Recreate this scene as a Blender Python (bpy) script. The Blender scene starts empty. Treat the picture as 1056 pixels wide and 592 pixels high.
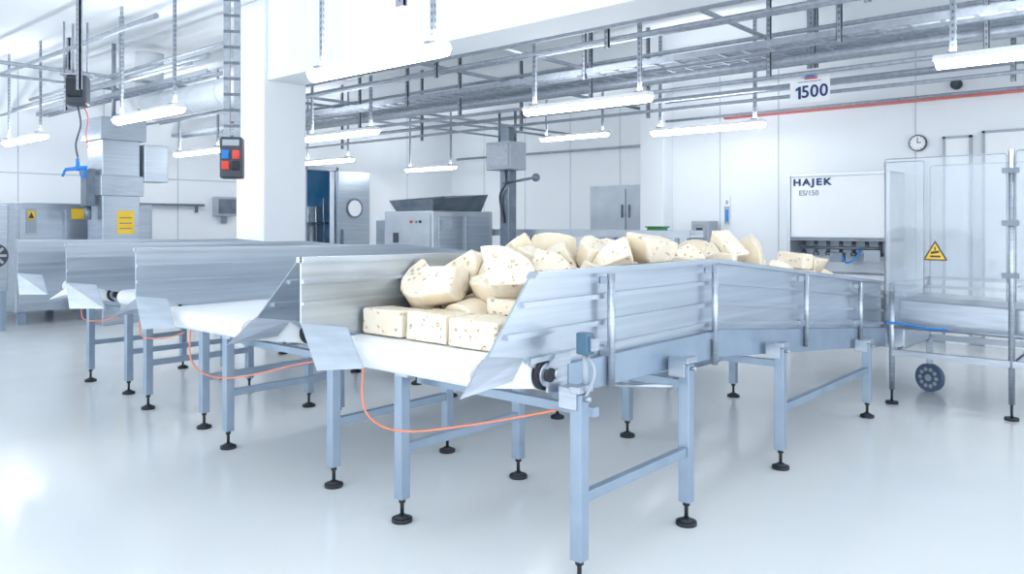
import bpy, bmesh, math, random
from mathutils import Vector, Matrix, Euler
random.seed(11)
S = bpy.context.scene
col = S.collection

# ---------------------------------------------------------------- materials
def mat(name, c, metal=0.0, rough=0.5, var=0.04, scale=6.0, stretch=(1,1,1), emit=None, es=0, ior=1.45):
    m = bpy.data.materials.new(name); m.use_nodes = True
    nt = m.node_tree; b = nt.nodes["Principled BSDF"]
    b.inputs["Metallic"].default_value = metal
    b.inputs["Roughness"].default_value = rough
    b.inputs["IOR"].default_value = ior
    tc = nt.nodes.new("ShaderNodeTexCoord"); mp = nt.nodes.new("ShaderNodeMapping")
    mp.inputs["Scale"].default_value = stretch
    nz = nt.nodes.new("ShaderNodeTexNoise"); nz.inputs["Scale"].default_value = scale; nz.inputs["Detail"].default_value = 3
    nt.links.new(tc.outputs["Object"], mp.inputs[0]); nt.links.new(mp.outputs[0], nz.inputs["Vector"])
    cr = nt.nodes.new("ShaderNodeValToRGB")
    cr.color_ramp.elements[0].position = .3; cr.color_ramp.elements[1].position = .7
    cr.color_ramp.elements[0].color = (max(0,c[0]-var), max(0,c[1]-var), max(0,c[2]-var), 1)
    cr.color_ramp.elements[1].color = (min(1,c[0]+var), min(1,c[1]+var), min(1,c[2]+var), 1)
    nt.links.new(nz.outputs["Fac"], cr.inputs[0]); nt.links.new(cr.outputs[0], b.inputs["Base Color"])
    if emit:
        b.inputs["Emission Color"].default_value = (*emit, 1); b.inputs["Emission Strength"].default_value = es
    return m

STEEL = mat("brushed_steel", (.44,.49,.56), 0.85, .32, .05, 5, (1,1,14))
STEELP = mat("steel_sheet", (.47,.53,.60), 0.82, .31, .05, 4, (1,.25,10))
STEELL = mat("pale_steel", (.52,.57,.63), 0.6, .35, .05, 3)
STEELD = mat("dark_steel", (.20,.24,.29), 0.7, .38, .04)
LEGM = mat("satin_steel_leg", (.30,.385,.49), 0.6, .36, .03)
GALV = mat("galvanised_steel", (.34,.38,.44), 0.35, .45, .05, 20)
GALVD = mat("galvanised_slot", (.15,.18,.22), 0.3, .5, .03, 20)
WALL = mat("white_wall_paint", (.82,.86,.90), 0, .45, .01, 1.5)
CEIL = mat("ceiling_paint", (.82,.86,.895), 0, .6, .01, 1.5)
WHITE = mat("white_enamel", (.84,.87,.90), 0, .3, .01)
DUCTW = mat("pale_grey_duct_paint", (.66,.71,.76), 0, .35, .02)
BELT = mat("white_belt", (.84,.875,.91), 0, .35, .01)
BLACK = mat("black_rubber", (.015,.02,.03), 0, .5, .008)
TYRE = mat("blue_grey_wheel", (.09,.14,.23), 0, .45, .01)
DARK = mat("dark_plastic", (.05,.06,.085), 0, .4, .01)
SENS = mat("blue_grey_plastic", (.08,.16,.24), 0, .4, .01)
NAVY = mat("navy_print", (.01,.04,.16), 0, .5, .003)
BLUE = mat("blue_plastic", (.02,.22,.66), 0, .35, .01)
RED = mat("red_paint", (.75,.08,.06), 0, .4, .02)
PINK = mat("pale_red_pipe_paint", (.82,.22,.20), 0, .4, .02)
ORANGE = mat("orange_hose", (.85,.28,.17), 0, .4, .02)
YELLOW = mat("yellow_sign", (.90,.58,.04), 0, .45, .01)
GREEN = mat("green_plastic", (.05,.22,.09), 0, .45, .01)
GREYP = mat("grey_plastic", (.38,.43,.49), 0, .45, .02)
JOINT = mat("joint_sealant", (.52,.57,.63), 0, .6, .01)
TUBE = mat("lamp_diffuser", (.95,.97,1), 0, .4, .0, emit=(.97,.985,1), es=14)
BLUEROOM = mat("blue_room_wall", (.12,.33,.55), 0, .5, .06, 2)

def floor_mat():
    m = mat("epoxy_floor", (.705,.735,.75), 0, .16, .015, .7)
    nt = m.node_tree; b = nt.nodes["Principled BSDF"]
    n = nt.nodes.new("ShaderNodeTexNoise"); n.inputs["Scale"].default_value = 2.2; n.inputs["Detail"].default_value = 5
    r = nt.nodes.new("ShaderNodeMapRange"); r.inputs[3].default_value = .08; r.inputs[4].default_value = .24
    tc = nt.nodes.new("ShaderNodeTexCoord"); nt.links.new(tc.outputs["Object"], n.inputs["Vector"])
    nt.links.new(n.outputs["Fac"], r.inputs[0]); nt.links.new(r.outputs[0], b.inputs["Roughness"])
    return m
FLOOR = floor_mat()

def acrylic():
    m = bpy.data.materials.new("clear_acrylic"); m.use_nodes = True
    nt = m.node_tree; nt.nodes.clear()
    o = nt.nodes.new("ShaderNodeOutputMaterial"); t = nt.nodes.new("ShaderNodeBsdfTransparent"); g = nt.nodes.new("ShaderNodeBsdfGlossy")
    d = nt.nodes.new("ShaderNodeBsdfDiffuse"); mx = nt.nodes.new("ShaderNodeMixShader"); m2 = nt.nodes.new("ShaderNodeMixShader")
    t.inputs[0].default_value = (.95,.97,.99,1); g.inputs["Roughness"].default_value = .04
    d.inputs[0].default_value = (.82,.88,.94,1)
    fr = nt.nodes.new("ShaderNodeFresnel"); fr.inputs[0].default_value = 1.45
    nz = nt.nodes.new("ShaderNodeTexNoise"); nz.inputs["Scale"].default_value = 1.6
    r = nt.nodes.new("ShaderNodeMapRange"); r.inputs[1].default_value=.3; r.inputs[2].default_value=.7; r.inputs[3].default_value = .10; r.inputs[4].default_value = .26
    nt.links.new(nz.outputs["Fac"], r.inputs[0]); nt.links.new(r.outputs[0], m2.inputs[0])
    nt.links.new(t.outputs[0], m2.inputs[1]); nt.links.new(d.outputs[0], m2.inputs[2])
    nt.links.new(fr.outputs[0], mx.inputs[0]); nt.links.new(m2.outputs[0], mx.inputs[1]); nt.links.new(g.outputs[0], mx.inputs[2])
    nt.links.new(mx.outputs[0], o.inputs[0]); return m
ACRYL = acrylic()

def cheese_mat(name, c, holes=True):
    m = bpy.data.materials.new(name); m.use_nodes = True
    nt = m.node_tree; b = nt.nodes["Principled BSDF"]; b.inputs["Roughness"].default_value = .5
    tc = nt.nodes.new("ShaderNodeTexCoord"); oi = nt.nodes.new("ShaderNodeObjectInfo")
    ad = nt.nodes.new("ShaderNodeVectorMath"); ad.operation = 'ADD'
    ml = nt.nodes.new("ShaderNodeMath"); ml.operation = 'MULTIPLY'; ml.inputs[1].default_value = 20
    nt.links.new(oi.outputs["Random"], ml.inputs[0])
    nt.links.new(tc.outputs["Object"], ad.inputs[0]); nt.links.new(ml.outputs[0], ad.inputs[1])
    nz = nt.nodes.new("ShaderNodeTexNoise"); nz.inputs["Scale"].default_value = 9; nz.inputs["Detail"].default_value = 4
    nt.links.new(ad.outputs[0], nz.inputs["Vector"])
    cr = nt.nodes.new("ShaderNodeValToRGB")
    cr.color_ramp.elements[0].color = (c[0]*.95, c[1]*.92, c[2]*.87, 1); cr.color_ramp.elements[1].color = (*c, 1)
    cr.color_ramp.elements[0].position = .35; cr.color_ramp.elements[1].position = .65
    nt.links.new(nz.outputs["Fac"], cr.inputs[0])
    hv = nt.nodes.new("ShaderNodeHueSaturation"); vr = nt.nodes.new("ShaderNodeMapRange"); vr.inputs[3].default_value=.88; vr.inputs[4].default_value=1.03
    nt.links.new(oi.outputs["Random"], vr.inputs[0]); nt.links.new(vr.outputs[0], hv.inputs["Value"]); nt.links.new(cr.outputs[0], hv.inputs["Color"])
    if holes:
        nd = nt.nodes.new("ShaderNodeTexNoise"); nd.inputs["Scale"].default_value = 14
        nt.links.new(ad.outputs[0], nd.inputs["Vector"])
        sc = nt.nodes.new("ShaderNodeVectorMath"); sc.operation='SCALE'; sc.inputs[3].default_value=.03
        nt.links.new(nd.outputs["Color"], sc.inputs[0])
        a2 = nt.nodes.new("ShaderNodeVectorMath"); a2.operation='ADD'
        nt.links.new(ad.outputs[0], a2.inputs[0]); nt.links.new(sc.outputs[0], a2.inputs[1])
        v = nt.nodes.new("ShaderNodeTexVoronoi"); v.inputs["Scale"].default_value = 34; nt.links.new(a2.outputs[0], v.inputs["Vector"])
        sep = nt.nodes.new("ShaderNodeSeparateColor"); nt.links.new(v.outputs["Color"], sep.inputs[0])
        rr = nt.nodes.new("ShaderNodeMath"); rr.operation='MULTIPLY'; rr.inputs[1].default_value=.36; nt.links.new(sep.outputs[0], rr.inputs[0])
        df = nt.nodes.new("ShaderNodeMath"); df.operation='SUBTRACT'; nt.links.new(rr.outputs[0], df.inputs[0]); nt.links.new(v.outputs["Distance"], df.inputs[1])
        r = nt.nodes.new("ShaderNodeMapRange"); r.inputs[1].default_value = -.02; r.inputs[2].default_value = .12; r.inputs[3].default_value = 0; r.inputs[4].default_value = 1
        nt.links.new(df.outputs[0], r.inputs[0])
        mx = nt.nodes.new("ShaderNodeMix"); mx.data_type = 'RGBA'
        mx.inputs[7].default_value = (c[0]*.84, c[1]*.73, c[2]*.58, 1)
        nt.links.new(r.outputs[0], mx.inputs[0]); nt.links.new(hv.outputs[0], mx.inputs[6]); nt.links.new(mx.outputs[2], b.inputs["Base Color"])
        iv = nt.nodes.new("ShaderNodeMath"); iv.operation = 'SUBTRACT'; iv.inputs[0].default_value = 1; nt.links.new(r.outputs[0], iv.inputs[1])
        n2 = nt.nodes.new("ShaderNodeTexNoise"); n2.inputs["Scale"].default_value = 40; nt.links.new(ad.outputs[0], n2.inputs["Vector"])
        hs = nt.nodes.new("ShaderNodeMath"); hs.operation='MULTIPLY_ADD'; hs.inputs[1].default_value=.35
        nt.links.new(n2.outputs["Fac"], hs.inputs[0]); nt.links.new(iv.outputs[0], hs.inputs[2])
        bp = nt.nodes.new("ShaderNodeBump"); bp.inputs["Strength"].default_value = 1.0; bp.inputs["Distance"].default_value = .010
        nt.links.new(hs.outputs[0], bp.inputs["Height"]); nt.links.new(bp.outputs[0], b.inputs["Normal"])
    else:
        nt.links.new(hv.outputs[0], b.inputs["Base Color"])
    return m
CHEESE = cheese_mat("holed_cheese_paste", (.87,.79,.655))
RIND = cheese_mat("cheese_rind", (.80,.70,.54), False)

# ---------------------------------------------------------------- mesh builder
class MB:
    def __init__(s): s.bm = bmesh.new()
    def _mi(s, fs, mi):
        for f in fs: f.material_index = mi
    def box(s, c, d, rot=None, mi=0):
        M = Matrix.Translation(c)
        if rot: M = M @ Euler(rot).to_matrix().to_4x4()
        M = M @ Matrix.Diagonal((d[0], d[1], d[2], 1))
        r = bmesh.ops.create_cube(s.bm, size=1, matrix=M)
        fs = set(f for v in r["verts"] for f in v.link_faces); s._mi(fs, mi); return s
    def b2(s, x0,x1,y0,y1,z0,z1, mi=0):
        return s.box(((x0+x1)/2,(y0+y1)/2,(z0+z1)/2),(abs(x1-x0),abs(y1-y0),abs(z1-z0)), mi=mi)
    def cyl(s, p0, p1, r, seg=14, r2=None, mi=0, smooth=True):
        p0 = Vector(p0); p1 = Vector(p1); d = p1-p0
        M = Matrix.Translation((p0+p1)/2) @ d.to_track_quat('Z','Y').to_matrix().to_4x4()
        rr = bmesh.ops.create_cone(s.bm, cap_ends=True, segments=seg, radius1=r, radius2=r if r2 is None else r2, depth=d.length, matrix=M)
        fs = set(f for v in rr["verts"] for f in v.link_faces); s._mi(fs, mi)
        if smooth:
            for f in fs:
                if len(f.verts) == 4: f.smooth = True
        return s
    def sph(s, c, r, sc=(1,1,1), mi=0):
        rr = bmesh.ops.create_uvsphere(s.bm, u_segments=14, v_segments=8, radius=r, matrix=Matrix.Translation(c) @ Matrix.Diagonal((*sc,1)))
        for f in set(f for v in rr["verts"] for f in v.link_faces): f.smooth = True; f.material_index = mi
        return s
    def poly(s, pts, off, mi=0):
        off = Vector(off)
        a = [s.bm.verts.new(Vector(p)) for p in pts]; b = [s.bm.verts.new(Vector(p)+off) for p in pts]
        n = len(pts); fs = [s.bm.faces.new(a), s.bm.faces.new(list(reversed(b)))]
        for i in range(n):
            fs.append(s.bm.faces.new([a[i], b[i], b[(i+1)%n], a[(i+1)%n]]))
        s._mi(fs, mi); return s
    def px(s, yz, x0, x1, mi=0):
        return s.poly([(x0,y,z) for y,z in yz], (x1-x0,0,0), mi)
    def tube(s, pts, r, seg=8, sub=5, mi=0):
        P = [Vector(p) for p in pts]; Q = []
        for i in range(len(P)-1):
            a = P[max(i-1,0)]; b = P[i]; c = P[i+1]; d = P[min(i+2,len(P)-1)]
            for k in range(sub):
                t = k/sub
                Q.append(.5*((2*b)+(-a+c)*t+(2*a-5*b+4*c-d)*t*t+(-a+3*b-3*c+d)*t**3))
        Q.append(P[-1]); rings = []; up = Vector((.13,.21,.97)).normalized()
        for i,q in enumerate(Q):
            t = (Q[min(i+1,len(Q)-1)]-Q[max(i-1,0)]).normalized()
            n = up - t*up.dot(t)
            if n.length < .1: n = Vector((1,0,0)) - t*t.x
            n.normalize(); up = n; bn = t.cross(n)
            rings.append([s.bm.verts.new(q + r*(math.cos(2*math.pi*k/seg)*n + math.sin(2*math.pi*k/seg)*bn)) for k in range(seg)])
        for a,b in zip(rings, rings[1:]):
            for k in range(seg):
                f = s.bm.faces.new([a[k], a[(k+1)%seg], b[(k+1)%seg], b[k]]); f.smooth = True; f.material_index = mi
        s.bm.faces.new(list(reversed(rings[0]))); s.bm.faces.new(rings[-1])
        return s
    def obj(s, name, mats, parent=None, bev=0, loc=(0,0,0), rot=None):
        bmesh.ops.recalc_face_normals(s.bm, faces=s.bm.faces)
        me = bpy.data.meshes.new(name); s.bm.to_mesh(me); s.bm.free()
        if not isinstance(mats,(list,tuple)): mats = [mats]
        for m in mats: me.materials.append(m)
        o = bpy.data.objects.new(name, me); col.objects.link(o); o.location = loc
        if rot: o.rotation_euler = rot
        if parent: o.parent = parent
        if bev:
            md = o.modifiers.new("bevel","BEVEL"); md.width = bev; md.segments = 2; md.limit_method = 'ANGLE'
        return o

def tag(o, label, cat, group=None):
    o["label"] = label; o["category"] = cat
    if group: o["group"] = group
    return o
def root(name, loc, label, cat, group=None):
    e = bpy.data.objects.new(name, None); e.empty_display_size = .1; col.objects.link(e); e.location = loc
    return tag(e, label, cat, group)
def struct(o): o["kind"] = "structure"; return o
def text(body, size, mat_, parent, loc, rot, name="lettering", ext=.002, bold=0.0, sx=1, sp=1.0):
    cu = bpy.data.curves.new(name,'FONT'); cu.body = body; cu.size = size; cu.extrude = ext; cu.align_x = 'CENTER'; cu.align_y = 'CENTER'; cu.offset = bold; cu.space_character = sp
    t = bpy.data.objects.new("tmp", cu); col.objects.link(t)
    bpy.context.view_layer.update()
    me = bpy.data.meshes.new_from_object(t.evaluated_get(bpy.context.evaluated_depsgraph_get()))
    bpy.data.objects.remove(t)
    me.materials.clear(); me.materials.append(mat_)
    o = bpy.data.objects.new(name, me); col.objects.link(o); o.location = loc; o.rotation_euler = rot; o.parent = parent; o.scale = (sx,1,1)
    return o
R90 = math.pi/2

# ---------------------------------------------------------------- cheese (settled with a short rigid body simulation first)
def finish_cheese(bm, cut=None, bv=.012):
    bmesh.ops.recalc_face_normals(bm, faces=bm.faces)
    for c,n in (cut or []):
        g = list(bm.verts)+list(bm.edges)+list(bm.faces)
        r = bmesh.ops.bisect_plane(bm, geom=g, plane_co=c, plane_no=n, clear_outer=True)
        ed = [x for x in r["geom_cut"] if isinstance(x, bmesh.types.BMEdge)]
        if ed:
            try: bmesh.ops.contextual_create(bm, geom=ed)
            except Exception: pass
    bmesh.ops.remove_doubles(bm, verts=bm.verts, dist=.006)
    for f in bm.faces: f.smooth = (f.material_index==1)
    sharp=[e for e in bm.edges if len(e.link_faces)==2 and e.calc_face_angle(0)>.5]
    r=bmesh.ops.bevel(bm, geom=sharp, offset=bv, segments=3, affect='EDGES', profile=.5)
    for f in r["faces"]: f.smooth=True
    bmesh.ops.triangulate(bm, faces=[f for f in bm.faces if len(f.verts)>4])
    bmesh.ops.subdivide_edges(bm, edges=[e for e in bm.edges if e.calc_length()>.07], cuts=1, use_grid_fill=True)
    bmesh.ops.recalc_face_normals(bm, faces=bm.faces)
    for v in bm.verts:
        v.co += Vector((random.uniform(-1,1),random.uniform(-1,1),random.uniform(-1,1)))*.0018
    me = bpy.data.meshes.new("cheese_piece"); bm.to_mesh(me); bm.free()
    me.materials.append(CHEESE); me.materials.append(RIND)
    return me
def block(dx,dy,dz,cut=None,j=.007):
    bm = bmesh.new(); r = bmesh.ops.create_cube(bm,size=1,matrix=Matrix.Diagonal((dx,dy,dz,1)))
    for v in bm.verts: v.co += Vector((random.uniform(-1,1),random.uniform(-1,1),random.uniform(-1,1)))*j
    return finish_cheese(bm,cut,.009)
def sector(R,h,ang,n=10,cut=None,taper=.05):
    bm = bmesh.new(); pts=[Vector((0,0,0))]
    for k in range(n+1):
        a=-ang/2+ang*k/n; pts.append(Vector((R*math.cos(a),R*math.sin(a),0)))
    if abs(ang-math.pi)<.01: pts=pts[1:]
    c=sum(pts,Vector())/len(pts)
    lo=[bm.verts.new(p-c+Vector((0,0,-h/2))) for p in pts]
    hi=[bm.verts.new((p-c)*(1-taper)+Vector((0,0,h/2))) for p in pts]
    bm.faces.new(lo); bm.faces.new(list(reversed(hi)))
    for i in range(len(pts)):
        k=(i+1)%len(pts); f=bm.faces.new([lo[i],lo[k],hi[k],hi[i]])
        if (pts[i]).length>R*.9 and (pts[k]).length>R*.9 and (pts[i]-pts[k]).length<R*.6: f.material_index=1
    return finish_cheese(bm,cut)
V=Vector
fblocks=[block(.262,.18,.118,j=.004),block(.255,.185,.125,j=.004),block(.265,.175,.12,j=.004)]
blocks=[block(.20,.17,.12)]
wedges=[sector(.25,.13,math.radians(78),12),
        sector(.27,.13,math.radians(62),10,cut=[(V((.03,0,.03)),V((.6,.2,.8)))]),
        sector(.16,.14,math.pi,16),
        sector(.175,.13,math.pi,16,taper=.12),
        sector(.17,.15,math.radians(150),14,cut=[(V((0,.02,.05)),V((-.2,.5,.9)))]),
        sector(.21,.14,math.radians(105),12,taper=.12),
        sector(.19,.15,math.radians(130),14,taper=.15),
        block(.21,.20,.15,cut=[(V((-.04,.0,.045)),V((-.5,.2,.9))),(V((.07,.02,0)),V((.9,.4,0)))]),
        sector(.16,.16,math.pi,16,cut=[(V((0,0,.06)),V((.3,.1,1)))])]
def bz(y): return .98 if y<4.09 else .98-.0965*(y-4.09)
U=random.uniform
pieces=[]
def cheese(me,x,y,z,rot,sc=1):
    o = bpy.data.objects.new("cheese_piece", me); col.objects.link(o)
    o.location=(x,y,z); o.rotation_euler=rot; o.scale=(sc,)*3
    blk = me in blocks or me in fblocks
    tag(o, "pale ivory holed cheese block lying on the belt" if blk else "cut chunk of pale holed cheese with tan rind in the pile", "cheese", "cheese pieces piled on the conveyor")
    return o
for i in range(3): cheese(fblocks[i], -2.80+.287*i, 2.40+(.0,.010,-.006)[i], .982+.063, (0,0,(.02,-.03,.03)[i]))
y=2.60
while y<7.0:
    nl = 4 if y<3.9 else 3
    for k in range(nl):
        for i in range(3):
            if k==nl-1 and random.random()<((.35 if i==0 else .7) if y<3.9 else .25): continue
            me=random.choice(wedges+blocks)
            o=cheese(me, -2.77+.265*i+U(-.02,.02), y+U(-.02,.02)+(.03*k if y<2.7 else 0), bz(y)+.13+.235*k, (U(-3,3),U(-3,3),U(0,6.28)), U(.92,1.04))
            pieces.append(o)
    y+=.25
tmp=[]
tmp.append(MB().px([(2.0,.981),(4.09,.981),(4.09,.5),(2.0,.5)],-3.1,-1.9).obj("tmpcol",BELT))
tmp.append(MB().px([(4.09,.981),(7.3,.981-3.21*.0965),(7.3,.3),(4.09,.3)],-3.1,-1.9).obj("tmpcol",BELT))
tmp.append(MB().b2(-3.3,-2.945,1.9,7.4,.5,2.6).obj("tmpcol",BELT))
tmp.append(MB().b2(-2.066,-1.7,1.9,7.4,.5,2.6).obj("tmpcol",BELT))
tmp.append(MB().b2(-3.1,-1.9,7.15,7.4,.5,2.6).obj("tmpcol",BELT))
# keeps the pile behind the front row, and lets it lean over its top
tmp.append(MB().px([(2.2,.97),(2.50,.97),(2.50,1.112),(2.2,1.112)],-3.1,-1.9).obj("tmpcol",BELT))
tmp.append(MB().px([(2.2,1.112),(2.36,1.112),(2.52,1.50),(2.52,2.6),(2.2,2.6)],-3.1,-1.9).obj("tmpcol",BELT))
try:
    bpy.context.view_layer.update()
    if S.rigidbody_world is None: bpy.ops.rigidbody.world_add()
    for o in bpy.context.selected_objects: o.select_set(False)
    for o in pieces: o.select_set(True)
    bpy.context.view_layer.objects.active=pieces[0]
    bpy.ops.rigidbody.objects_add(type='ACTIVE')
    for o in pieces:
        o.select_set(False); rb=o.rigid_body; rb.collision_shape='CONVEX_HULL'; rb.friction=.65; rb.restitution=0; rb.mass=4; rb.use_margin=True; rb.collision_margin=.001
        rb.linear_damping=.1; rb.angular_damping=.3
    for o in tmp: o.select_set(True)
    bpy.context.view_layer.objects.active=tmp[0]
    bpy.ops.rigidbody.objects_add(type='PASSIVE')
    for i,o in enumerate(tmp):
        o.select_set(False); rb=o.rigid_body; rb.collision_shape='MESH' if i==6 else 'CONVEX_HULL'; rb.friction=.5; rb.use_margin=True; rb.collision_margin=.001
    rw=S.rigidbody_world; rw.substeps_per_frame=10; rw.solver_iterations=20
    rw.point_cache.frame_end=100
    for f in range(1,91): S.frame_set(f)
    dg=bpy.context.evaluated_depsgraph_get()
    ms=[o.evaluated_get(dg).matrix_world.copy() for o in pieces]
    for o in pieces+tmp: o.select_set(True)
    bpy.ops.rigidbody.objects_remove()
    bpy.ops.rigidbody.world_remove()
    S.frame_set(1)
    keep=[]
    for o,m in zip(pieces,ms):
        p=m.translation
        top=max((m@v.co).z for v in o.data.vertices)-bz(p.y)
        lim=.475 if p.y<4.2 else .54
        if p.y<2.75: lim=.40+.3*(p.y-2.50)
        if p.z<bz(p.y)-.02 or not(-2.97<p.x<-2.03) or not(2.36<p.y<7.2) or top>lim:
            bpy.data.objects.remove(o); continue
        o.matrix_world=m; o.select_set(False); keep.append(o)
    pieces=keep
except Exception as ex:
    print("SIM FAIL",ex)
for o in tmp: bpy.data.objects.remove(o)
print("cheese",len(pieces), max(o.location.z for o in pieces))

# ---------------------------------------------------------------- setting
CH = 4.2
struct(MB().b2(-15.4,5,-4,15.2,-.1,0).obj("floor", FLOOR))
struct(MB().b2(-15.4,5,-4,15.2,CH,CH+.1).obj("ceiling", CEIL))
struct(MB().b2(-6.3,5,11,11.2,0,CH).obj("wall_back", WALL))
struct(MB().b2(-6.3,-6.1,11.2,15,0,CH).obj("wall_return", WALL))
struct(MB().b2(-15.2,-6.1,15,15.2,0,CH).obj("wall_far", WALL))
wl = MB(); wl.b2(-15.4,-15.2,-4,10.36,0,CH); wl.b2(-15.4,-15.2,11.16,15.2,0,CH); wl.b2(-15.4,-15.2,10.36,11.16,2.72,CH)
struct(wl.obj("wall_left", WALL))
struct(MB().b2(-18,-17.9,8.8,13.5,0,3.2).obj("wall_side_room_back", BLUEROOM))
struct(MB().b2(-18,-15.4,8.7,8.8,0,3.2).obj("wall_side_room_near", BLUEROOM))
struct(MB().b2(-18,-15.4,13.4,13.5,0,3.2).obj("wall_side_room_far", BLUEROOM))
struct(MB().b2(-18,-15.4,8.7,13.5,3.2,3.3).obj("ceiling_side_room", CEIL))
struct(MB().b2(-18,-15.4,8.7,13.5,-.1,0).obj("floor_side_room", FLOOR))
fr = MB(); fr.b2(-15.22,-15.14,10.28,10.36,0,2.8); fr.b2(-15.22,-15.14,11.16,11.22,0,2.8); fr.b2(-15.22,-15.14,10.28,11.22,2.72,2.8)
struct(fr.obj("trim_1", STEEL))
struct(MB().b2(-9.05,-8.42,5.15,5.75,0,CH).obj("trim_2", WALL, bev=.02))
struct(MB().b2(-8.42,5,5.2,5.7,3.22,CH).obj("trim_4", CEIL, bev=.01))
struct(MB().b2(-6.62,-6.2,10.7,11.0,0,CH).obj("trim_5", WALL, bev=.01))
struct(MB().b2(-15.2,5,9.9,10.3,3.75,CH).obj("trim_6", CEIL, bev=.01))
j = MB()
for x in (-5.4,-4.5,-2.7,-.9): j.b2(x-.006,x+.006,10.992,11,.1,CH)
struct(j.obj("trim_7", JOINT))
j = MB()
for y in (3.2,4.6,6.0,7.4,8.8,13.4): j.b2(-15.2,-15.192,y-.008,y+.008,.1,CH)
j.b2(-15.2,-15.19,-4,10.28,2.35,2.37); struct(j.obj("trim_8", JOINT))
j = MB()
for x in (-14,-12.6,-11.2,-9.8,-8.4,-7): j.b2(x-.006,x+.006,14.992,15,.1,CH)
struct(j.obj("trim_9", JOINT))
struct(MB().b2(-6.3,5,10.975,11,0,.1).obj("baseboard_back", GREYP))
struct(MB().b2(-15.2,-15.17,-4,10.28,0,.1).obj("baseboard_left", GREYP))
def wall_door(n, x0, x1, top):
    e = root("door_%d"%n, ((x0+x1)/2,11,0), "white flush door in steel frame on white wall", "door"); e["kind"]="structure"
    w=(x1-x0)/2
    f = MB(); f.b2(-w,-w+.03,-.05,0,0,top); f.b2(w-.03,w,-.05,0,0,top); f.b2(-w,w,-.05,0,top-.03,top); f.obj("door_frame", GREYP, e)
    MB().b2(-w+.03,w-.03,-.03,0,0,top-.03).obj("door_leaf", WHITE, e)
wall_door(1,-2.38,-2.06,2.58); wall_door(2,-1.95,-1.0,2.62)
e = root("door_3", (-15.14,11.2,0), "open steel door with round porthole window", "door"); e["kind"]="structure"
MB().b2(-.03,.03,0,.92,.02,2.72).obj("door_leaf", STEELP, e, bev=.005)
MB().cyl((.03,.46,1.85),(.05,.46,1.85),.24,32).obj("porthole_ring", STEELD, e)
MB().cyl((.05,.46,1.85),(.056,.46,1.85),.19,32).obj("porthole_glass", WHITE, e)
MB().b2(.03,.08,.08,.11,1.0,1.35).obj("door_handle", STEELD, e)
e = root("pump_station", (-16.5,11.3,0), "steel pipework and tank in blue-lit side room", "machine")
MB().cyl((0,0,.2),(0,0,1.9),.35,20).obj("tank", STEEL, e)
for k in range(7): MB().cyl((.4,-.9+.22*k,0),(.4,-.9+.22*k,1.7+.2*(k%3)),.03).obj("pipe_riser", STEELD, e)
MB().cyl((.4,-.95,1.5),(.4,.5,1.5),.03).obj("pipe_header", STEELD, e)

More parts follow.
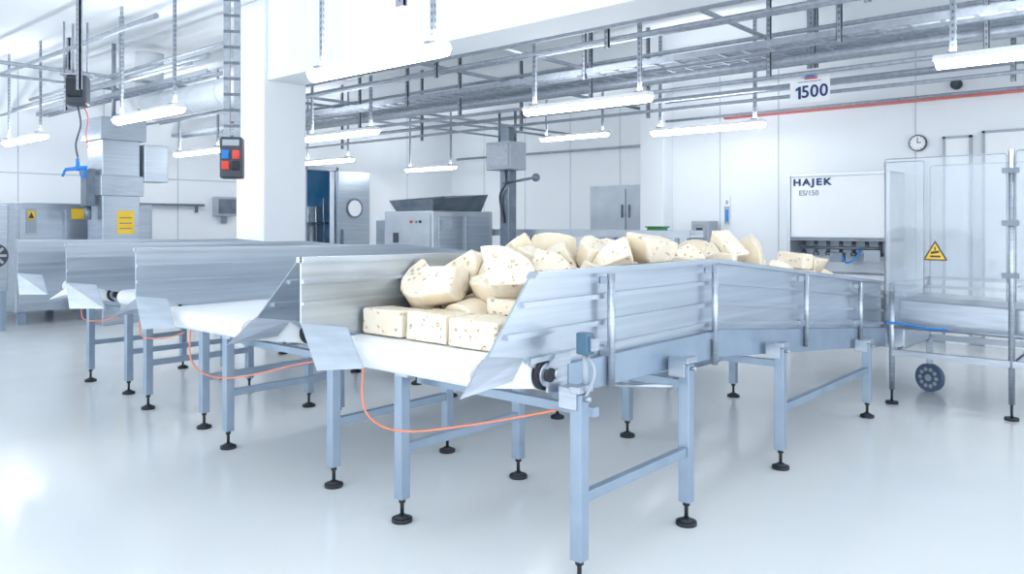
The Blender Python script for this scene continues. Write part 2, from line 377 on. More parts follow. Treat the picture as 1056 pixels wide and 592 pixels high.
# ---------------------------------------------------------------- conveyors
def conveyor(xr, xl, yo, main=False, lab="", far=False):
    cx=(xr+xl)/2; W=abs(xr-xl)
    e = root("belt_conveyor", (cx, 2.6+yo, 0), lab, "conveyor", "parallel stainless belt conveyors")
    Y=lambda y: y-2.6
    hw = W/2
    xo = hw-.15
    xi = -(hw-.06)
    YE = 7.22
    q = (YE-4.09)*.0965
    def P(l): return [(Y(a),b) for a,b in l]
    w = MB()
    w.px(P([(2.22,.985),(2.49,1.30),(4.09,1.30),(4.09,.90),(2.5,.90),(2.42,.955)]), xo, xo+.012)
    w.px(P([(4.09,1.30),(YE,1.30-q),(YE,.90-q),(4.09,.90)]), xo, xo+.012)
    w.px(P([(2.49,1.30),(4.09,1.30),(4.09,1.275),(2.47,1.275)]), xo-.012, xo+.04)
    w.px(P([(4.09,1.30),(YE,1.30-q),(YE,1.275-q),(4.09,1.275)]), xo-.012, xo+.04)
    for z,y0 in ((1.18,2.41),(1.06,2.31),(.95,2.45)):
        w.px(P([(y0,z),(4.09,z),(4.09,z-.022),(y0,z-.022)]), xo, xo+.034)
        w.px(P([(4.09,z),(YE,z-q),(YE,z-q-.022),(4.09,z-.022)]), xo, xo+.034)
    w.obj("side_wall", STEELP, e)
    w = MB()
    w.px(P([(1.99,1.06),(1.99,1.35),(4.09,1.33),(4.09,.90),(2.6,.90),(2.3,.98)]), xi-.012, xi)
    w.px(P([(4.09,1.33),(YE,1.33-q),(YE,.90-q),(4.09,.90)]), xi-.012, xi)
    w.px(P([(1.99,1.35),(4.09,1.33),(4.09,1.305),(1.99,1.325)]), xi-.04, xi+.012)
    w.px(P([(4.09,1.33),(YE,1.33-q),(YE,1.305-q),(4.09,1.305)]), xi-.04, xi+.012)
    for z in (1.25,1.155): w.px(P([(1.99,z),(4.09,z-.02),(4.09,z-.036),(1.99,z-.016)]), xi, xi+.016)
    w.obj("side_wall", STEELP, e)
    for x0,x1 in ((xo+.012,xo+.05),(xi-.05,xi-.012)):
        w = MB()
        w.px(P([(2.68,.90),(4.09,.90),(4.09,.75),(2.68,.77)]), x0, x1)
        w.px(P([(4.09,.90),(YE,.90-q),(YE,.74-q),(4.09,.75)]), x0, x1)
        w.obj("frame_beam", LEGM, e)
    f = MB(); f.poly([(xo,Y(2.22),.99),(xo+.0,Y(2.44),.955),(xo+.03,Y(2.33),.875),(xo+.06,Y(2.01),.865)], (.008,0,.002)); f.obj("guide_flap", STEEL, e)
    f = MB()
    k_ = 1.5 if far else 1
    f.poly([(xi,Y(1.985),1.06),(xi+.18*k_,Y(2.09),1.05),(xi+.34*k_,Y(2.055),.895),(xi+.17,Y(1.95),.88)], (.003,.008,0))
    f.obj("guide_flap", STEELP, e)
    b = MB()
    o_ = .22 if far else 0
    dy,dz,dr=2.56,.87,.068
    pts=[(YE,.98-q),(4.09,.98),(2.30+o_,.98)]
    for k in range(11):
        a=math.radians(90+16*k); pts.append((2.185+o_+.055*math.cos(a), .922+.055*math.sin(a)))
    for k in range(0,5):
        a = math.radians(240)+k*math.radians(12); pts.append((dy+dr*math.cos(a), dz+dr*math.sin(a)))
    pts += [(4.09,.86),(YE,.86-q)]
    b.px(P(pts), xi+.003, xo-.003)
    for f_ in b.bm.faces:
        if len(f_.verts)==4: f_.smooth=True
    bo=b.obj("belt", BELT, e)
    es=bo.modifiers.new("split","EDGE_SPLIT"); es.split_angle=math.radians(35)
    r = MB(); r.cyl((xi-.03,Y(dy),dz),(xo+.05,Y(dy),dz),.03); r.cyl((xo-.002,Y(dy),dz),(xo+.022,Y(dy),dz),.066,28)
    r.obj("drive_roller", BLACK, e)
    m = MB(); m.cyl((xo+.022,Y(dy),dz),(xo+.034,Y(dy),dz),.050,28)
    m.px([(Y(2.545),.80),(Y(2.70),.78),(Y(2.70),.95),(Y(2.60),.95),(Y(2.545),.91)],xo+.034,xo+.046)
    m.cyl((xo+.046,Y(2.60),.87),(xo+.062,Y(2.60),.87),.022,16); m.obj("roller_bearing", STEEL, e)
    for y,z0,z1 in ((2.98,.76,1.27),(4.0,.72,1.27),(5.35,.66,1.15),(6.5,.55,1.03)):
        if not main and y>4.5: continue
        p = MB(); p.cyl((xo+.065,Y(y),z0),(xo+.065,Y(y),z1),.018); p.box((xo+.04,Y(y),z1-.03),(.05,.03,.03)); p.box((xo+.04,Y(y),z0+.16),(.05,.04,.04))
        p.obj("wall_post", STEEL, e)
    rows=[2.62,3.52,4.70,6.38]
    for x in (hw,-hw):
        for i,y in enumerate(rows):
            top = .80 if y<4.1 else .80-.1*(y-4.09)
            l = MB(); l.box((x,Y(y),(top+.115)/2),(.058,.058,top-.115))
            lg = l.obj("leg", LEGM, e, bev=.004)
            ft = MB(); ft.cyl((x,Y(y),.03),(x,Y(y),.13),.010,10); ft.cyl((x,Y(y),.095),(x,Y(y),.115),.018,6); ft.cyl((x,Y(y),0.0),(x,Y(y),.018),.052,22); ft.cyl((x,Y(y),.018),(x,Y(y),.035),.045,22,r2=.018)
            fo = ft.obj("foot", BLACK, lg)
            sgn = 1 if x>0 else -1
            c = MB(); c.box((x-sgn*.035,Y(y),top-.02),(.09,.075,.09)); c.box((x+sgn*.01,Y(y),top+.02),(.05,.10,.03))
            c.cyl((x+sgn*.03,Y(y),top-.02),(x+sgn*.055,Y(y),top-.02),.012,8)
            c.obj("leg_clamp", STEEL, e, bev=.003)
        MB().b2(x-.02,x+.02,Y(rows[0])+.029,Y(rows[1])-.029,.345,.39).obj("stretcher", LEGM, e, bev=.003)
        MB().b2(x-.02,x+.02,Y(rows[2])+.029,Y(rows[3])-.029,.345,.39).obj("stretcher", LEGM, e, bev=.003)
    for y in (rows[0]+.12,rows[1],rows[2]):
        zz=.70 if y<4.2 else .64
        MB().b2(-hw,hw,Y(y)-.02,Y(y)+.02,zz-.02,zz+.02).obj("cross_beam", LEGM, e)
    hx = xi
    h = MB()
    if far: h.tube([(hx+.1,Y(2.5),.80),(hx+.1,Y(2.48),.68),(hx+.13,Y(2.5),.61),(hx+.25,Y(2.6),.60),(hx+.4,Y(2.7),.65)], .005)
    else: h.tube([(hx,Y(2.33),.84),(hx+.0,Y(2.33),.64),(hx+.04,Y(2.40),.54),(hx+.14,Y(2.50),.51),(hx+.35,Y(2.58),.55),(hx+.65,Y(2.62),.63),(xo,Y(2.66),.70)], .0052)
    h.obj("hose", ORANGE, e)
    if main:
        m = MB(); m.box((hw+.0,Y(2.66),1.0),(.06,.05,.09)); m.box((hw+.035,Y(2.66),1.0),(.02,.035,.06)); m.obj("sensor_box", SENS, e, bev=.006)
        MB().box((hw+.05,Y(2.66),1.0),(.012,.04,.05)).obj("sensor_face", STEEL, e)
        m = MB(); m.cyl((hw,Y(2.66),.80),(hw,Y(2.66),.96),.012); m.tube([(hw+.01,Y(2.66),.95),(hw+.07,Y(2.63),.90),(hw+.05,Y(2.62),.82),(hw,Y(2.62),.76)],.006); m.obj("sensor_cable", GREYP, e)
        m = MB(); m.cyl((hw-.02,Y(3.42),.70),(hw-.26,Y(3.25),.70),.012); m.obj("crank_handle", STEEL, e)
    return e
conveyor(-1.91,-3.01,0,True,"stainless belt conveyor with white belt piled with cheese")
conveyor(-3.70,-4.86,.09,False,"empty stainless belt conveyor beside the cheese conveyor")
conveyor(-5.47,-6.38,.24,False,"empty stainless belt conveyor with flared side plates",True)
conveyor(-7.07,-7.90,.38,False,"empty stainless belt conveyor at the end of the row",True)

# ---------------------------------------------------------------- light fixtures
def lamp(x,y,z=2.75,L=1.66):
    e = root("fluorescent_light", (x,y,z), "long white fluorescent fixture hanging from steel struts", "light", "hanging fluorescent fixtures")
    MB().px([(-.075,.045),(-.05,.09),(.05,.09),(.075,.045)],-L/2,L/2).obj("lamp_housing", WHITE, e)
    d=MB(); pts=[(.075*math.cos(math.pi+math.pi*k/8),.045+.065*math.sin(math.pi+math.pi*k/8)) for k in range(9)]
    d.px(pts,-L/2+.02,L/2-.02); d.obj("lamp_diffuser", TUBE, e)
    for s in (-.42,.42):
        h=MB(); h.b2(s*L-.022,s*L+.022,-.012,.012,.10,CH-z)
        h.b2(s*L-.03,s*L+.03,-.07,.07,.09,.10)
        k=.14
        while k<CH-z-.05:
            h.b2(s*L-.008,s*L+.008,-.0135,-.012,k,k+.026,mi=1); h.b2(s*L+.022,s*L+.0235,-.006,.006,k,k+.026,mi=1); k+=.055
        h.obj("hanger", [GALV,GALVD], e)
    ld=bpy.data.lights.new("ceiling_fill",'AREA'); ld.shape='RECTANGLE'; ld.size=L*.95; ld.size_y=.08; ld.energy=15; ld.color=(.96,.98,1)  # added fill lamp on top of the housing, brightens the ceiling
    lo=bpy.data.objects.new("ceiling_fill",ld); col.objects.link(lo); lo.parent=e; lo.location=(0,0,.115); lo.rotation_euler=(math.pi,0,0)
for y in (4.05,6.95,9.75): lamp(-5.0,y)
for y in (1.2,7.0): lamp(-.75,y)
for y in (4.2,7.0): lamp(-9.4,y)
for y in (4.2,7.0,9.8,12.7): lamp(-13.6,y)
lamp(-9.4,12.7,3.2)
side_room_fill=lamp(-16.6,10.4,2.9,1.4)  # added fixture, hidden behind the wall, brightens the dark side room

# ---------------------------------------------------------------- overhead pipes, trays, struts
def pipe(p0,p1,r,m=GALV,lab="galvanised pipe running under the ceiling"):
    o = MB().cyl((0,0,0),tuple(Vector(p1)-Vector(p0)),r,14).obj("ceiling_pipe", m, loc=p0)
    tag(o, lab, "pipe", "pipes under the ceiling"); return o
X0,X1=-15.1,3.5
for y,z,r in ((6.25,3.38,.03),(6.45,3.30,.022),(7.9,3.30,.03),(8.2,3.22,.04),(8.5,3.12,.025),(8.8,3.30,.03),(9.3,3.02,.022),(9.60,3.20,.03),(10.6,3.35,.03),(10.6,3.05,.02),(4.5,3.42,.03),(4.75,3.62,.022),(3.9,3.75,.03),(4.3,3.30,.02),(7.0,3.42,.022),(8.35,3.55,.025)):
    if y<5: pipe((X0,y,z),(-8.5,y,z),r)
    else: pipe((X0 if y<10 else -6.1,y,z),(X1,y,z),r)
for x,z,y0,y1 in ((-7.4,3.52,5.75,14.9),(-10.9,3.55,5.75,14.9),(-11.2,3.5,1,14.9),(-3.6,3.56,5.75,9.85),(-12.9,3.62,1,14.9),(-5.9,3.48,5.75,9.85)):
    pipe((x,y0,z),(x,y1,z),.025)
pipe((-5.3,10.93,3.06),(3.5,10.93,3.06),.020,PINK,"pale red sprinkler pipe along the white wall")
pipe((-14.9,14.9,3.2),(-6.4,14.9,3.2),.03)
def tray(y,z,x0,x1,w=.3):
    t=MB()
    for s in (-w/2,w/2): t.b2(x0,x1,s-.008,s+.008,0,.06)
    n=int((x1-x0)/.25)
    for k in range(n): t.b2(x0+.25*k,x0+.25*k+.03,-w/2,w/2,.0,.012)
    t.cyl((x0,-.06,.025),(x1,-.06,.025),.015,8); t.cyl((x0,.02,.025),(x1,.02,.025),.02,8)
    o=t.obj("cable_tray", GALV, loc=(0,y,z)); tag(o,"galvanised ladder cable tray carrying cables","cable tray","overhead cable trays")
tray(7.35,3.18,X0,X1,.24); tray(9.0,3.45,X0,X1); tray(6.68,3.6,X0,X1,.2); tray(4.95,3.35,X0,-9.2,.2)
def strut(x,y,z0,z1=CH,w=.045):
    t=MB(); t.b2(-w/2,w/2,-.010,.010,z0-z1,0); t.b2(-w/2,-w/2+.005,-.010,.025,z0-z1,0); t.b2(w/2-.005,w/2,-.010,.025,z0-z1,0)
    k=z0+.03
    while k<z1-.03:
        t.b2(-.008,.008,-.0115,-.010,k-z1,k+.026-z1,mi=1); k+=.055
    o=t.obj("perforated_strut",[GALV,GALVD],loc=(x,y,z1)); tag(o,"perforated galvanised strut hanging from the ceiling","strut","perforated ceiling struts")
for x in (-1.4,-3.4,-5.7,-8.0,-10.3,-12.6):
    strut(x,8.05,3.05); strut(x,9.42,2.95)
for x in (-2.4,-5.2,-8.2,-11.2): strut(x,7.225,3.12)
for x in (-1.9,-4.3,-6.7,-9.6): strut(x,6.35,3.2)
for x,y,z in ((-12.4,4.4,3.2),(-10.6,4.4,3.2),(-13.7,4.82,3.3),(-3.24,8.83,3.2),(-4.15,3.6,3.0),(-9.15,3.35,2.95)): strut(x,y,z,w=.085)
d=MB(); d.tube([(3.0,0,0),(1.5,0,0),(.45,0,0),(.12,0,.05),(0,0,.30),(0,0,.85)],.20,22,5)
for xx in (.7,1.5,2.3): d.cyl((xx,0,0),(xx+.03,0,0),.212,22)
o=d.obj("ventilation_duct", DUCTW, loc=(-12.1,5.45,3.25)); tag(o,"round white ventilation duct with elbow beside the column","duct")

# ---------------------------------------------------------------- sign 1500
e = root("hanging_number_sign",(-3.24,8.79,2.84),"white hanging sign reading 1500 on a perforated strut","sign")
MB().b2(-.22,.22,-.008,.008,0,.38).obj("sign_board", WHITE, e)
l=MB(); l.poly([(-.125,-.011,.05),(-.095,-.011,.05),(-.095,-.011,.19),(-.118,-.011,.19),(-.155,-.011,.165),(-.155,-.011,.142),(-.125,-.011,.155)],(0,-.003,0)); l.obj("lettering", NAVY, e)
for xx,ch in ((-.045,"5"),(.055,"0"),(.158,"0")): text(ch,.19,NAVY,e,(xx,-.012,.12),(R90,0,0),bold=.003)
l=MB(); l.poly([(-.10,-.011,.285),(.06,-.011,.285),(.10,-.011,.300),(.03,-.011,.305),(0,-.011,.335),(-.03,-.011,.305)],(0,-.002,0)); l.obj("emblem", BLUE, e)
l=MB(); l.poly([(-.06,-.015,.262),(.08,-.015,.262),(.10,-.015,.280),(-.04,-.015,.280)],(0,-.002,0)); l.obj("emblem_dash", RED, e)
MB().b2(-.13,.13,-.011,-.009,.236,.242).obj("emblem_line", NAVY, e)

# ---------------------------------------------------------------- machine with white hood
e = root("processing_machine",(-3.45,10.4,0),"white-hooded processing machine with blue lettering on hood","machine")
MB().b2(-.60,.60,-.1,.5,1.31,2.11).obj("hood", WHITE, e, bev=.01)
MB().b2(-.64,.64,-.115,.5,1.27,1.31).obj("hood_trim", STEELD, e)
MB().b2(-.64,.64,-.115,.5,2.11,2.14).obj("hood_trim", STEELL, e)
for s in (-1,1): MB().b2(s*.62-.02,s*.62+.02,-.12,.5,0,2.14).obj("side_frame", STEELL, e)
text("HAJEK",.12,NAVY,e,(-.32,-.103,2.03),(R90,0,0),bold=.005,sx=1.22,sp=1.28)
text("ES/150",.095,STEELD,e,(-.36,-.103,1.89),(R90,0,0),bold=.001)
MB().b2(-.6,.6,-.05,.5,.5,.85).obj("bed", STEELL, e, bev=.01)
MB().b2(-.6,.6,.4,.5,.85,1.27).obj("back_plate", STEELL, e)
for k in range(7):
    x=-.48+.16*k; MB().cyl((x,.05,1.12),(x,.05,1.27),.025).cyl((x,.05,1.08),(x,.05,1.12),.04).obj("nozzle", STEELD, e)
m=MB(); m.cyl((-.5,-.02,1.18),(.5,-.02,1.18),.02); m.b2(-.1,.06,-.08,.05,1.0,1.12); m.obj("carriage", STEELD, e)
m=MB(); m.tube([(.05,-.06,1.1),(.12,-.12,1.0),(.22,-.1,1.05),(.28,-.04,1.18)],.012); m.obj("hose", BLUE, e)
MB().b2(.33,.52,-.11,-.1,1.02,1.16).obj("side_panel", GREYP, e)

e = root("wall_clock",(-2.667,10.99,2.52),"round white wall clock with dark rim","clock")
MB().cyl((0,0,0),(0,-.04,0),.105,32).obj("clock_rim", DARK, e)
MB().cyl((0,-.04,0),(0,-.045,0),.09,32).obj("clock_face", WHITE, e)
m=MB(); m.box((.0,-.048,.03),(.010,.003,.065)); m.box((.02,-.048,.004),(.05,.003,.010))
m.obj("clock_hand", DARK, e)
m=MB()
for k in range(12):
    a=k*math.pi/6; m.box((.075*math.sin(a),-.047,.075*math.cos(a)),(.006,.002,.014),rot=(0,a,0))
m.obj("clock_dial_marks", DARK, e)
o=MB().cyl((0,0,0),(0,-.05,0),.065,24).cyl((0,-.05,0),(0,-.07,0),.045,24).obj("wall_grommet", DARK, loc=(-2.23,10.99,3.22)); tag(o,"round black pipe opening in white wall","vent")

e = root("control_cabinet",(-5.52,10.7,0),"small grey control cabinet with pipes on a steel stand","cabinet")
MB().b2(-.14,.14,-.12,.2,1.08,1.53).obj("cabinet_body", GREYP, e, bev=.01)
MB().b2(-.11,.11,-.13,-.12,1.13,1.48).obj("cabinet_door", GALV, e)
MB().b2(-.05,.05,-.14,-.13,1.35,1.43).obj("display", DARK, e)
for x in (-.12,.12): MB().b2(x-.02,x+.02,.0,.04,0,1.08).obj("stand_leg", STEEL, e)
m=MB(); m.tube([(.1,0,1.10),(.12,-.05,1.0),(.25,-.05,.97),(.4,.0,1.15)],.02); m.obj("hose", GREYP, e)
e = root("wall_notice",(-5.28,10.985,1.68),"narrow white notice with blue print on wall","sign")
MB().b2(-.05,.05,-.01,0,-.2,.22).obj("notice_board", WHITE, e)
m=MB(); m.b2(-.042,.042,-.013,-.01,-.19,.07); m.b2(-.02,.02,-.013,-.01,.10,.16); m.obj("notice_print", GREYP, e)
MB().b2(-.024,.024,-.016,-.013,-.16,.02).obj("notice_symbol", BLUE, e)

# ---------------------------------------------------------------- transfer conveyor behind
e = root("transfer_conveyor",(-7.1,9.5,0),"narrow steel transfer conveyor standing behind the belts","conveyor")
MB().b2(-2.1,2.1,-.2,-.18,1.30,1.40).obj("side_rail", STEELL, e); MB().b2(-2.1,2.1,.18,.2,1.30,1.40).obj("side_rail", STEELL, e)
MB().b2(-2.1,2.1,-.18,.18,1.31,1.33).obj("belt", BELT, e)
for x in (-1.9,-.6,.7,1.9):
    for yy in (-.17,.17): MB().b2(x-.025,x+.025,yy-.02,yy+.02,0,1.31).obj("leg", LEGM, e)
o=MB().b2(-.12,.12,-.08,.08,0,.10).b2(-.14,.14,-.1,.1,.10,.12).obj("crate", GREEN, loc=(-5.6,9.5,1.335), bev=.01); tag(o,"small dark green plastic crate on the transfer belt","crate")

# ---------------------------------------------------------------- stainless cabinet
e = root("steel_cabinet",(-8.15,13.0,0),"wide plain pale stainless cabinet with double doors","cabinet")
MB().b2(-.85,.85,-.3,.4,0,2.22).obj("cabinet_body", STEELL, e, bev=.01)
MB().b2(-.82,-.02,-.325,-.3,.1,2.15).obj("cabinet_door", STEELL, e, bev=.004)
MB().b2(.02,.82,-.325,-.3,.1,2.15).obj("cabinet_door", STEELL, e, bev=.004)
for s in (-1,1): MB().b2(s*.08-.012,s*.08+.012,-.36,-.325,1.6,1.85).obj("handle", STEELD, e)

# ---------------------------------------------------------------- central stainless hopper machine
e = root("hopper_machine",(-9.0,8.6,0),"large stainless machine with open flared hopper on top","machine")
MB().b2(-.55,.55,-.65,.65,.35,1.68).obj("machine_body", STEELL, e, bev=.015)
h=MB()
a0,a1,c0,c1=-.42,.42,-.52,.52; A0,A1,C0,C1=-.50,.50,-.60,.60; z0,z1=1.68,1.95
h.poly([(a0,c0,z0),(a1,c0,z0),(A1,C0,z1-.10),(A0,C0,z1-.10)],(0,.012,0))
h.poly([(a0,c1,z0),(a1,c1,z0),(A1,C1,z1),(A0,C1,z1)],(0,-.012,0))
h.poly([(a0,c0,z0),(a0,c1,z0),(A0,C1,z1),(A0,C0,z1-.10)],(.012,0,0))
h.poly([(a1,c0,z0),(a1,c1,z0),(A1,C1,z1),(A1,C0,z1-.10)],(-.012,0,0))
h.obj("feed_hopper", STEELD, e)
MB().cyl((-.36,0,1.75),(.36,0,1.75),.06,18).obj("feed_roller", DARK, e)
MB().b2(-.5,.5,-.67,-.65,.9,1.62).obj("access_door", STEELL, e, bev=.004)
MB().b2(.55,.57,-.55,-.05,.9,1.60).obj("access_door", STEELP, e, bev=.004); MB().b2(.55,.57,.02,.55,.9,1.60).obj("access_door", STEELP, e, bev=.004)
for x in (-.48,.48):
    for yy in (-.58,.58): MB().b2(x-.04,x+.04,yy-.04,yy+.04,0,.35).obj("leg", LEGM, e)
MB().b2(-.3,-.2,-.69,-.67,1.2,1.35).obj("control_panel", DARK, e)
for k in range(3): MB().cyl((.1+.1*k,-.67,1.52),(.1+.1*k,-.69,1.52),.022).obj("push_button", (RED,GREYP,DARK)[k], e)
MB().b2(.57,.59,-.5,-.3,1.4,1.56).obj("name_plate", GREYP, e)
MB().b2(-.95,-.6,-.5,.2,1.1,1.55).obj("side_gearbox", STEEL, e, bev=.02)

e = root("control_post",(-7.9,9.0,0),"grey control box on thick steel column","control box")
MB().b2(-.09,.09,-.09,.09,0,2.95).obj("column", STEELD, e, bev=.01)
MB().b2(-.24,.26,-.24,.12,2.30,2.72).obj("control_box", GREYP, e, bev=.012)
MB().b2(-.2,.22,-.252,-.24,2.34,2.68).obj("box_door", GALV, e)
m=MB(); m.tube([(.05,-.12,2.3),(.1,-.16,2.1),(-.05,-.13,1.9),(.02,-.11,1.5)],.018); m.obj("cable", DARK, e)
for x in (-.15,.17): MB().cyl((x,-.03,2.72),(x,-.03,3.2),.02).obj("conduit", STEELD, e)
m=MB(); m.cyl((0,-.09,2.1),(.75,-.3,2.15),.02); m.sph((.8,-.31,2.15),.06); m.obj("camera_arm", STEELD, e)

# ---------------------------------------------------------------- left machinery
e = root("stainless_processing_unit",(-13.8,4.85,0),"long stainless processing cabinet with yellow labels by the wall","machine")
MB().b2(-.8,.8,-.95,1.05,.18,1.80).obj("cabinet_body", STEEL, e, bev=.015)
for y0,y1 in ((-.9,-.32),(-.28,.32),(.36,1.0)):
    MB().b2(.8,.82,y0,y1,.3,1.70).obj("access_door", STEELP, e, bev=.004)
for x in (-.7,.7):
    for yy in (-.85,.0,.95): MB().b2(x-.05,x+.05,yy-.05,yy+.05,0,.18).obj("leg", LEGM, e)
l=MB(); l.b2(.82,.826,-.82,-.68,1.35,1.72); l.obj("instruction_plate", GREYP, e)
l=MB(); l.b2(.826,.83,-.80,-.70,1.55,1.68); l.obj("yellow_label", YELLOW, e)
l=MB(); l.b2(.82,.826,-.20,.12,1.56,1.72); l.obj("yellow_label", YELLOW, e)
m=MB(); m.poly([(.828,-.79,1.57),(.828,-.71,1.57),(.828,-.75,1.66)],(.003,0,0)); m.obj("label_print", DARK, e)
m=MB(); m.cyl((.82,-.12,1.1),(.84,-.12,1.1),.03); m.obj("push_button", RED, e)

e = root("cooling_fan_unit",(-12.75,3.35,0),"round black fan in stainless housing on legs","fan")
MB().b2(-.3,.3,-.3,.3,.55,1.75).obj("fan_housing", STEEL, e, bev=.015)
f=MB(); f.cyl((.30,.12,1.05),(.34,.12,1.05),.17,28); f.obj("fan_ring", DARK, e)
f=MB(); f.cyl((.34,.12,1.05),(.36,.12,1.05),.04,16)
for k in range(8):
    a=k*math.pi/4; f.box((.345,.12+.09*math.cos(a),1.05+.09*math.sin(a)),(.01,.11,.035),rot=(a,0,0))
f.obj("fan_blade", GREYP, e)
for x in (-.25,.25):
    for yy in (-.25,.25): MB().b2(x-.03,x+.03,yy-.03,yy+.03,0,.55).obj("leg", LEGM, e)

e = root("dosing_column",(-12.3,5.0,0),"wide stainless duct column with attached motor box","machine")
MB().b2(-.27,.27,-.27,.27,0,2.75).obj("duct", STEELP, e, bev=.01)
MB().b2(-.36,.36,-.33,.33,2.72,3.05).obj("head_box", STEEL, e, bev=.01)
MB().b2(-.32,.32,-.31,.31,1.9,2.2).obj("flange_box", STEEL, e, bev=.01)
MB().b2(.0,.36,.30,.66,2.12,2.68).obj("motor_box", STEELP, e, bev=.01)
m=MB(); m.b2(-.1,.10,-.43,-.31,1.75,2.3); m.cyl((0,-.37,1.75),(0,-.37,1.55),.05); m.obj("valve_block", STEELD, e)
MB().cyl((0,0,3.05),(0,0,4.2),.03).obj("supply_pipe", GALV, e)
MB().b2(.27,.276,-.06,.18,1.34,1.68).obj("yellow_label", YELLOW, e)
m=MB()
for k in range(3): m.b2(.276,.279,-.03,.15,1.41+.08*k,1.425+.08*k)
m.obj("label_print", STEELD, e)

# hanging socket boxes
e = root("hanging_socket_box",(-9.66,3.53,3.03),"black power socket box hanging on steel rods","socket box"); e.rotation_euler=(0,0,math.radians(55))
MB().b2(-.11,.11,-.1,.1,-.19,.15).obj("box_body", DARK, e, bev=.03)
MB().b2(-.09,.06,-.15,-.1,-.1,.10).obj("socket_cover", BLACK, e, bev=.02)
for x,y in ((-.12,-.08),(.0,.08),(.12,-.08),(-.05,.0)): MB().cyl((x,y,.17),(x,y,.75),.012).obj("hanging_rod", GALV, e)
MB().b2(-.16,.16,-.1,.1,.15,.17).obj("mounting_plate", GALV, e)
m=MB(); m.tube([(0,0,-.19),(.03,0,-.4),(-.02,0,-.62),(0,0,-.78)],.010); m.obj("cable", DARK, e)
m=MB(); m.tube([(.05,.05,-.19),(.09,.07,-.32),(.07,.06,-.5),(.09,.07,-.66)],.006); m.obj("signal_cable", RED, e)
e = root("hanging_air_gun",(-9.66,3.53,2.18),"blue air gun hanging from a cable","tool"); e.rotation_euler=(0,0,math.radians(55))
m=MB(); m.cyl((0,0,-.05),(0,0,.06),.02); m.sph((0,0,-.05),.035); m.cyl((-.13,0,-.07),(.10,0,-.04),.02,r2=.026); m.cyl((-.13,0,-.07),(-.16,0,-.15),.014); m.obj("gun_body", BLUE, e)
m=MB(); m.cyl((.06,0,-.03),(.08,0,-.16),.018); m.tube([(.02,0,-.06),(.03,0,-.14),(.08,0,-.17)],.007); m.obj("trigger_grip", BLUE, e)
e = root("socket_column_box",(-7.4,4.17,2.17),"dark socket box with blue and red sockets on ceiling strut","socket box"); e.rotation_euler=(0,0,math.radians(52))
MB().b2(-.11,.11,-.09,.09,-.22,.20).obj("box_body", DARK, e, bev=.02)
for x,z,mm in ((-.05,.02,BLUE),(.05,.02,RED),(-.05,-.09,RED)):
    MB().b2(x-.036,x+.036,-.115,-.09,z-.045,z+.045).obj("socket", mm, e, bev=.008)
    MB().cyl((x,-.115,z),(x,-.135,z-.004),.030,18).obj("socket_lid", mm, e)
m=MB(); m.b2(-.08,.08,-.1,-.09,.11,.17); m.obj("switch_window", GREYP, e)
m=MB(); m.b2(.014,.086,-.12,-.09,-.135,-.045); m.obj("socket_cover", BLACK, e, bev=.008)
for x0 in (-.08,.02): MB().b2(x0,x0+.06,-.03,.03,.2,CH-2.17).obj("support_strut", GALV, e)
k=.3
while k<1.95: MB().b2(-.08,.08,-.034,-.03,k,k+.03).obj("strut_rung", GALVD, e); k+=.16

e = root("wall_monitor",(-15.15,8.36,1.84),"small grey wall-mounted monitor box","monitor")
MB().b2(-.05,.12,-.24,.24,-.2,.2).obj("monitor_case", GREYP, e, bev=.015)
MB().b2(.12,.125,-.19,.19,-.15,.15).obj("screen", STEELD, e)
MB().b2(-.05,.02,-.05,.05,-.35,-.2).obj("bracket", STEEL, e)
o=MB().b2(0,.12,-.9,.9,-.02,.02).b2(0,.04,-.8,-.75,-.15,.0).b2(0,.04,.75,.8,-.15,0).obj("wall_shelf", STEELD, loc=(-15.2,7.0,1.86)); tag(o,"thin steel wall shelf with brackets","shelf")
e = root("work_table",(-13.9,8.0,0),"low stainless work table with tilted top","table")
MB().box((0,0,1.12),(.9,1.6,.03),rot=(0,.12,0)).obj("table_top", STEEL, e)
for x in (-.4,.4):
    for yy in (-.7,.7): MB().b2(x-.02,x+.02,yy-.02,yy+.02,0,1.08).obj("leg", LEGM, e)

# ---------------------------------------------------------------- acrylic guard enclosure around the conveyor outlet
e = root("guard_enclosure",(-1.5,7.3,0),"large transparent acrylic machine guard on steel frame","machine guard")
YF=-.30
PX=[-.40,.45,1.75]
for x in PX:
    for yy in (YF,YF+1.2):
        MB().cyl((x,yy,.12),(x,yy,2.06 if x>0 else 1.0),.022,14).obj("frame_post", STEEL, e)
        MB().cyl((x,yy,.02),(x,yy,.12),.01,10).cyl((x,yy,0),(x,yy,.02),.05,20).obj("foot", BLACK, e)
fr_=MB()
for yy in (YF,YF+1.2):
    fr_.b2(PX[0],PX[2],yy-.012,yy+.012,.975,1.0)
    fr_.b2(PX[0],PX[2],yy-.02,yy+.02,.40,.45)
fr_.cyl((PX[0],YF,.64),(PX[2],YF,.64),.014,12)
for x in PX:
    for z in (.985,.42): fr_.cyl((x,YF,z),(x,YF+1.2,z),.015,12)
fr_.obj("frame_rail", STEEL, e)
def panel(x0,x1,y,z0,z1,r=.02):
    pts=[(x0,y,z0),(x1,y,z0)]
    for k in range(4):
        a=k*R90/3; pts.append((x1-r+r*math.cos(a),y,z1-r+r*math.sin(a)))
    for k in range(4):
        a=R90+k*R90/3; pts.append((x0+r+r*math.cos(a),y,z1-r+r*math.sin(a)))
    MB().poly(pts,(0,-.008,0)).obj("acrylic_panel", ACRYL, e)
    t=MB(); q=[(x0,y-.004,z0)]+[(p[0],y-.004,p[2]) for p in reversed(pts[2:])]+[(x1,y-.004,z0)]
    for a,b in zip(q,q[1:]): t.cyl(a,b,.004,6)
    t.obj("panel_edge", GALV, e)
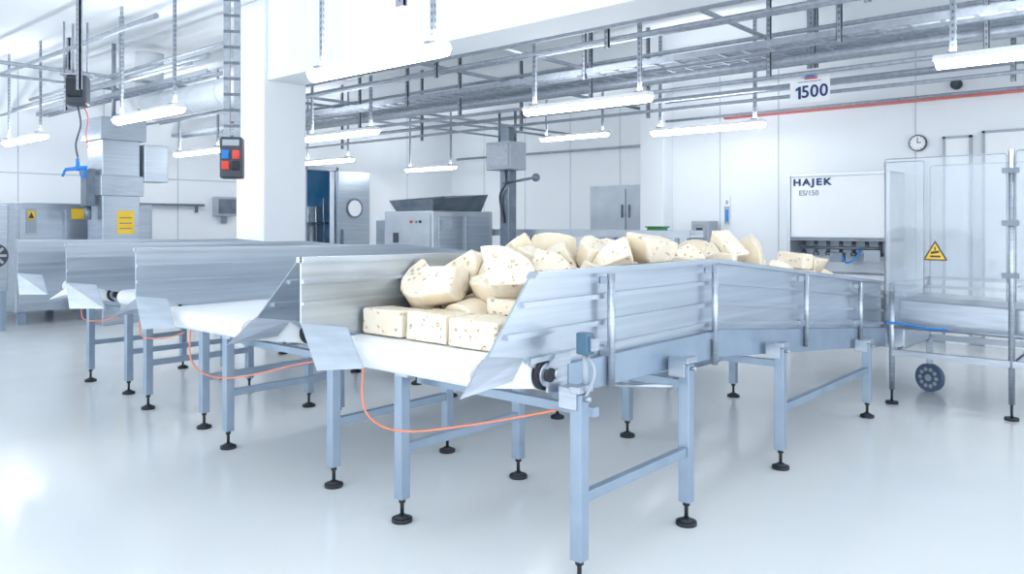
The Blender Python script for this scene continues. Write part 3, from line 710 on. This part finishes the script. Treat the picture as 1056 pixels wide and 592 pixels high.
panel(PX[0]-.05,PX[1]-.03,YF-.01,.90,2.03)
panel(PX[1]+.03,PX[2]-.03,YF-.01,.90,2.05)
panel(PX[0]-.03,PX[0]+.26,YF-.07,.94,2.0)
panel(PX[0]+.15,PX[1]+.3,YF+.6,1.0,2.0)
MB().b2(PX[0]-1.18,PX[0]+.02,.0,.85,.42,.92).obj("outfeed_housing", STEELP, e, bev=.01)
MB().poly([(PX[0]+.02,YF+.12,.62),(PX[2]-.05,YF+.12,.58),(PX[2]-.05,YF+.12,.80),(PX[0]+.02,YF+.12,.86)],(0,.9,0)).obj("outfeed_chute", STEELP, e, bev=.01)
for z in (1.9,1.5,1.1):
    MB().b2(PX[1]-.06,PX[1]+.05,YF-.035,YF,z-.02,z+.02).obj("hinge", STEELD, e)
m=MB(); m.tube([(PX[0]-.04,YF-.05,.68),(PX[0]+.12,YF-.04,.67),(PX[0]+.3,YF-.04,.65),(PX[0]+.42,YF-.04,.655)],.009); m.obj("air_hose", BLUE, e)
yf=YF
s=MB(); s.poly([(-.16,yf-.022,1.20),(.02,yf-.022,1.20),(-.07,yf-.022,1.36)],(0,-.003,0)); s.obj("warning_border", DARK, e)
s=MB(); s.poly([(-.142,yf-.026,1.21),(.002,yf-.026,1.21),(-.07,yf-.026,1.338)],(0,-.002,0)); s.obj("warning_triangle", YELLOW, e)
s=MB(); s.b2(-.105,-.03,yf-.030,yf-.028,1.225,1.24); s.poly([(-.10,yf-.028,1.25),(-.04,yf-.028,1.262),(-.04,yf-.028,1.28),(-.10,yf-.028,1.27)],(0,-.002,0)); s.b2(-.075,-.065,yf-.03,yf-.028,1.28,1.31); s.obj("warning_pictogram", DARK, e)
wl_=(-.28,.42,.125)
w=MB(); w.cyl((-.025,0,0),(.025,0,0),.125,32); w.obj("castor_tyre", TYRE, e, loc=wl_, rot=(0,0,R90-.35))
w=MB()
for k in range(10):
    a=k*2*math.pi/10
    for s_ in (-1,1): w.cyl((s_*.025,.075*math.cos(a),.075*math.sin(a)),(s_*.028,.075*math.cos(a),.075*math.sin(a)),.018,10)
for s_ in (-1,1): w.cyl((s_*.025,0,0),(s_*.032,0,0),.03,14)
w.obj("castor_hub", GREYP, e, loc=wl_, rot=(0,0,R90-.35))
MB().b2(-.30,-.26,.40,.44,.25,.45).obj("castor_fork", STEEL, e)

# ---------------------------------------------------------------- camera, world
cam = bpy.data.cameras.new("camera"); co = bpy.data.objects.new("camera", cam); col.objects.link(co)
cam.sensor_width = 36; cam.lens = 810/1056*36; cam.shift_y = -66/1056; cam.clip_start=.05
th = math.asin(.656)
co.location=(0,0,1.5); co.rotation_euler=(R90,0,th)
S.camera = co
w = bpy.data.worlds.new("world"); S.world = w; w.use_nodes=True
w.node_tree.nodes["Background"].inputs[0].default_value=(.91,.955,1,1); w.node_tree.nodes["Background"].inputs[1].default_value=2.0
S.view_settings.view_transform='Standard'
S.view_settings.exposure=0.48
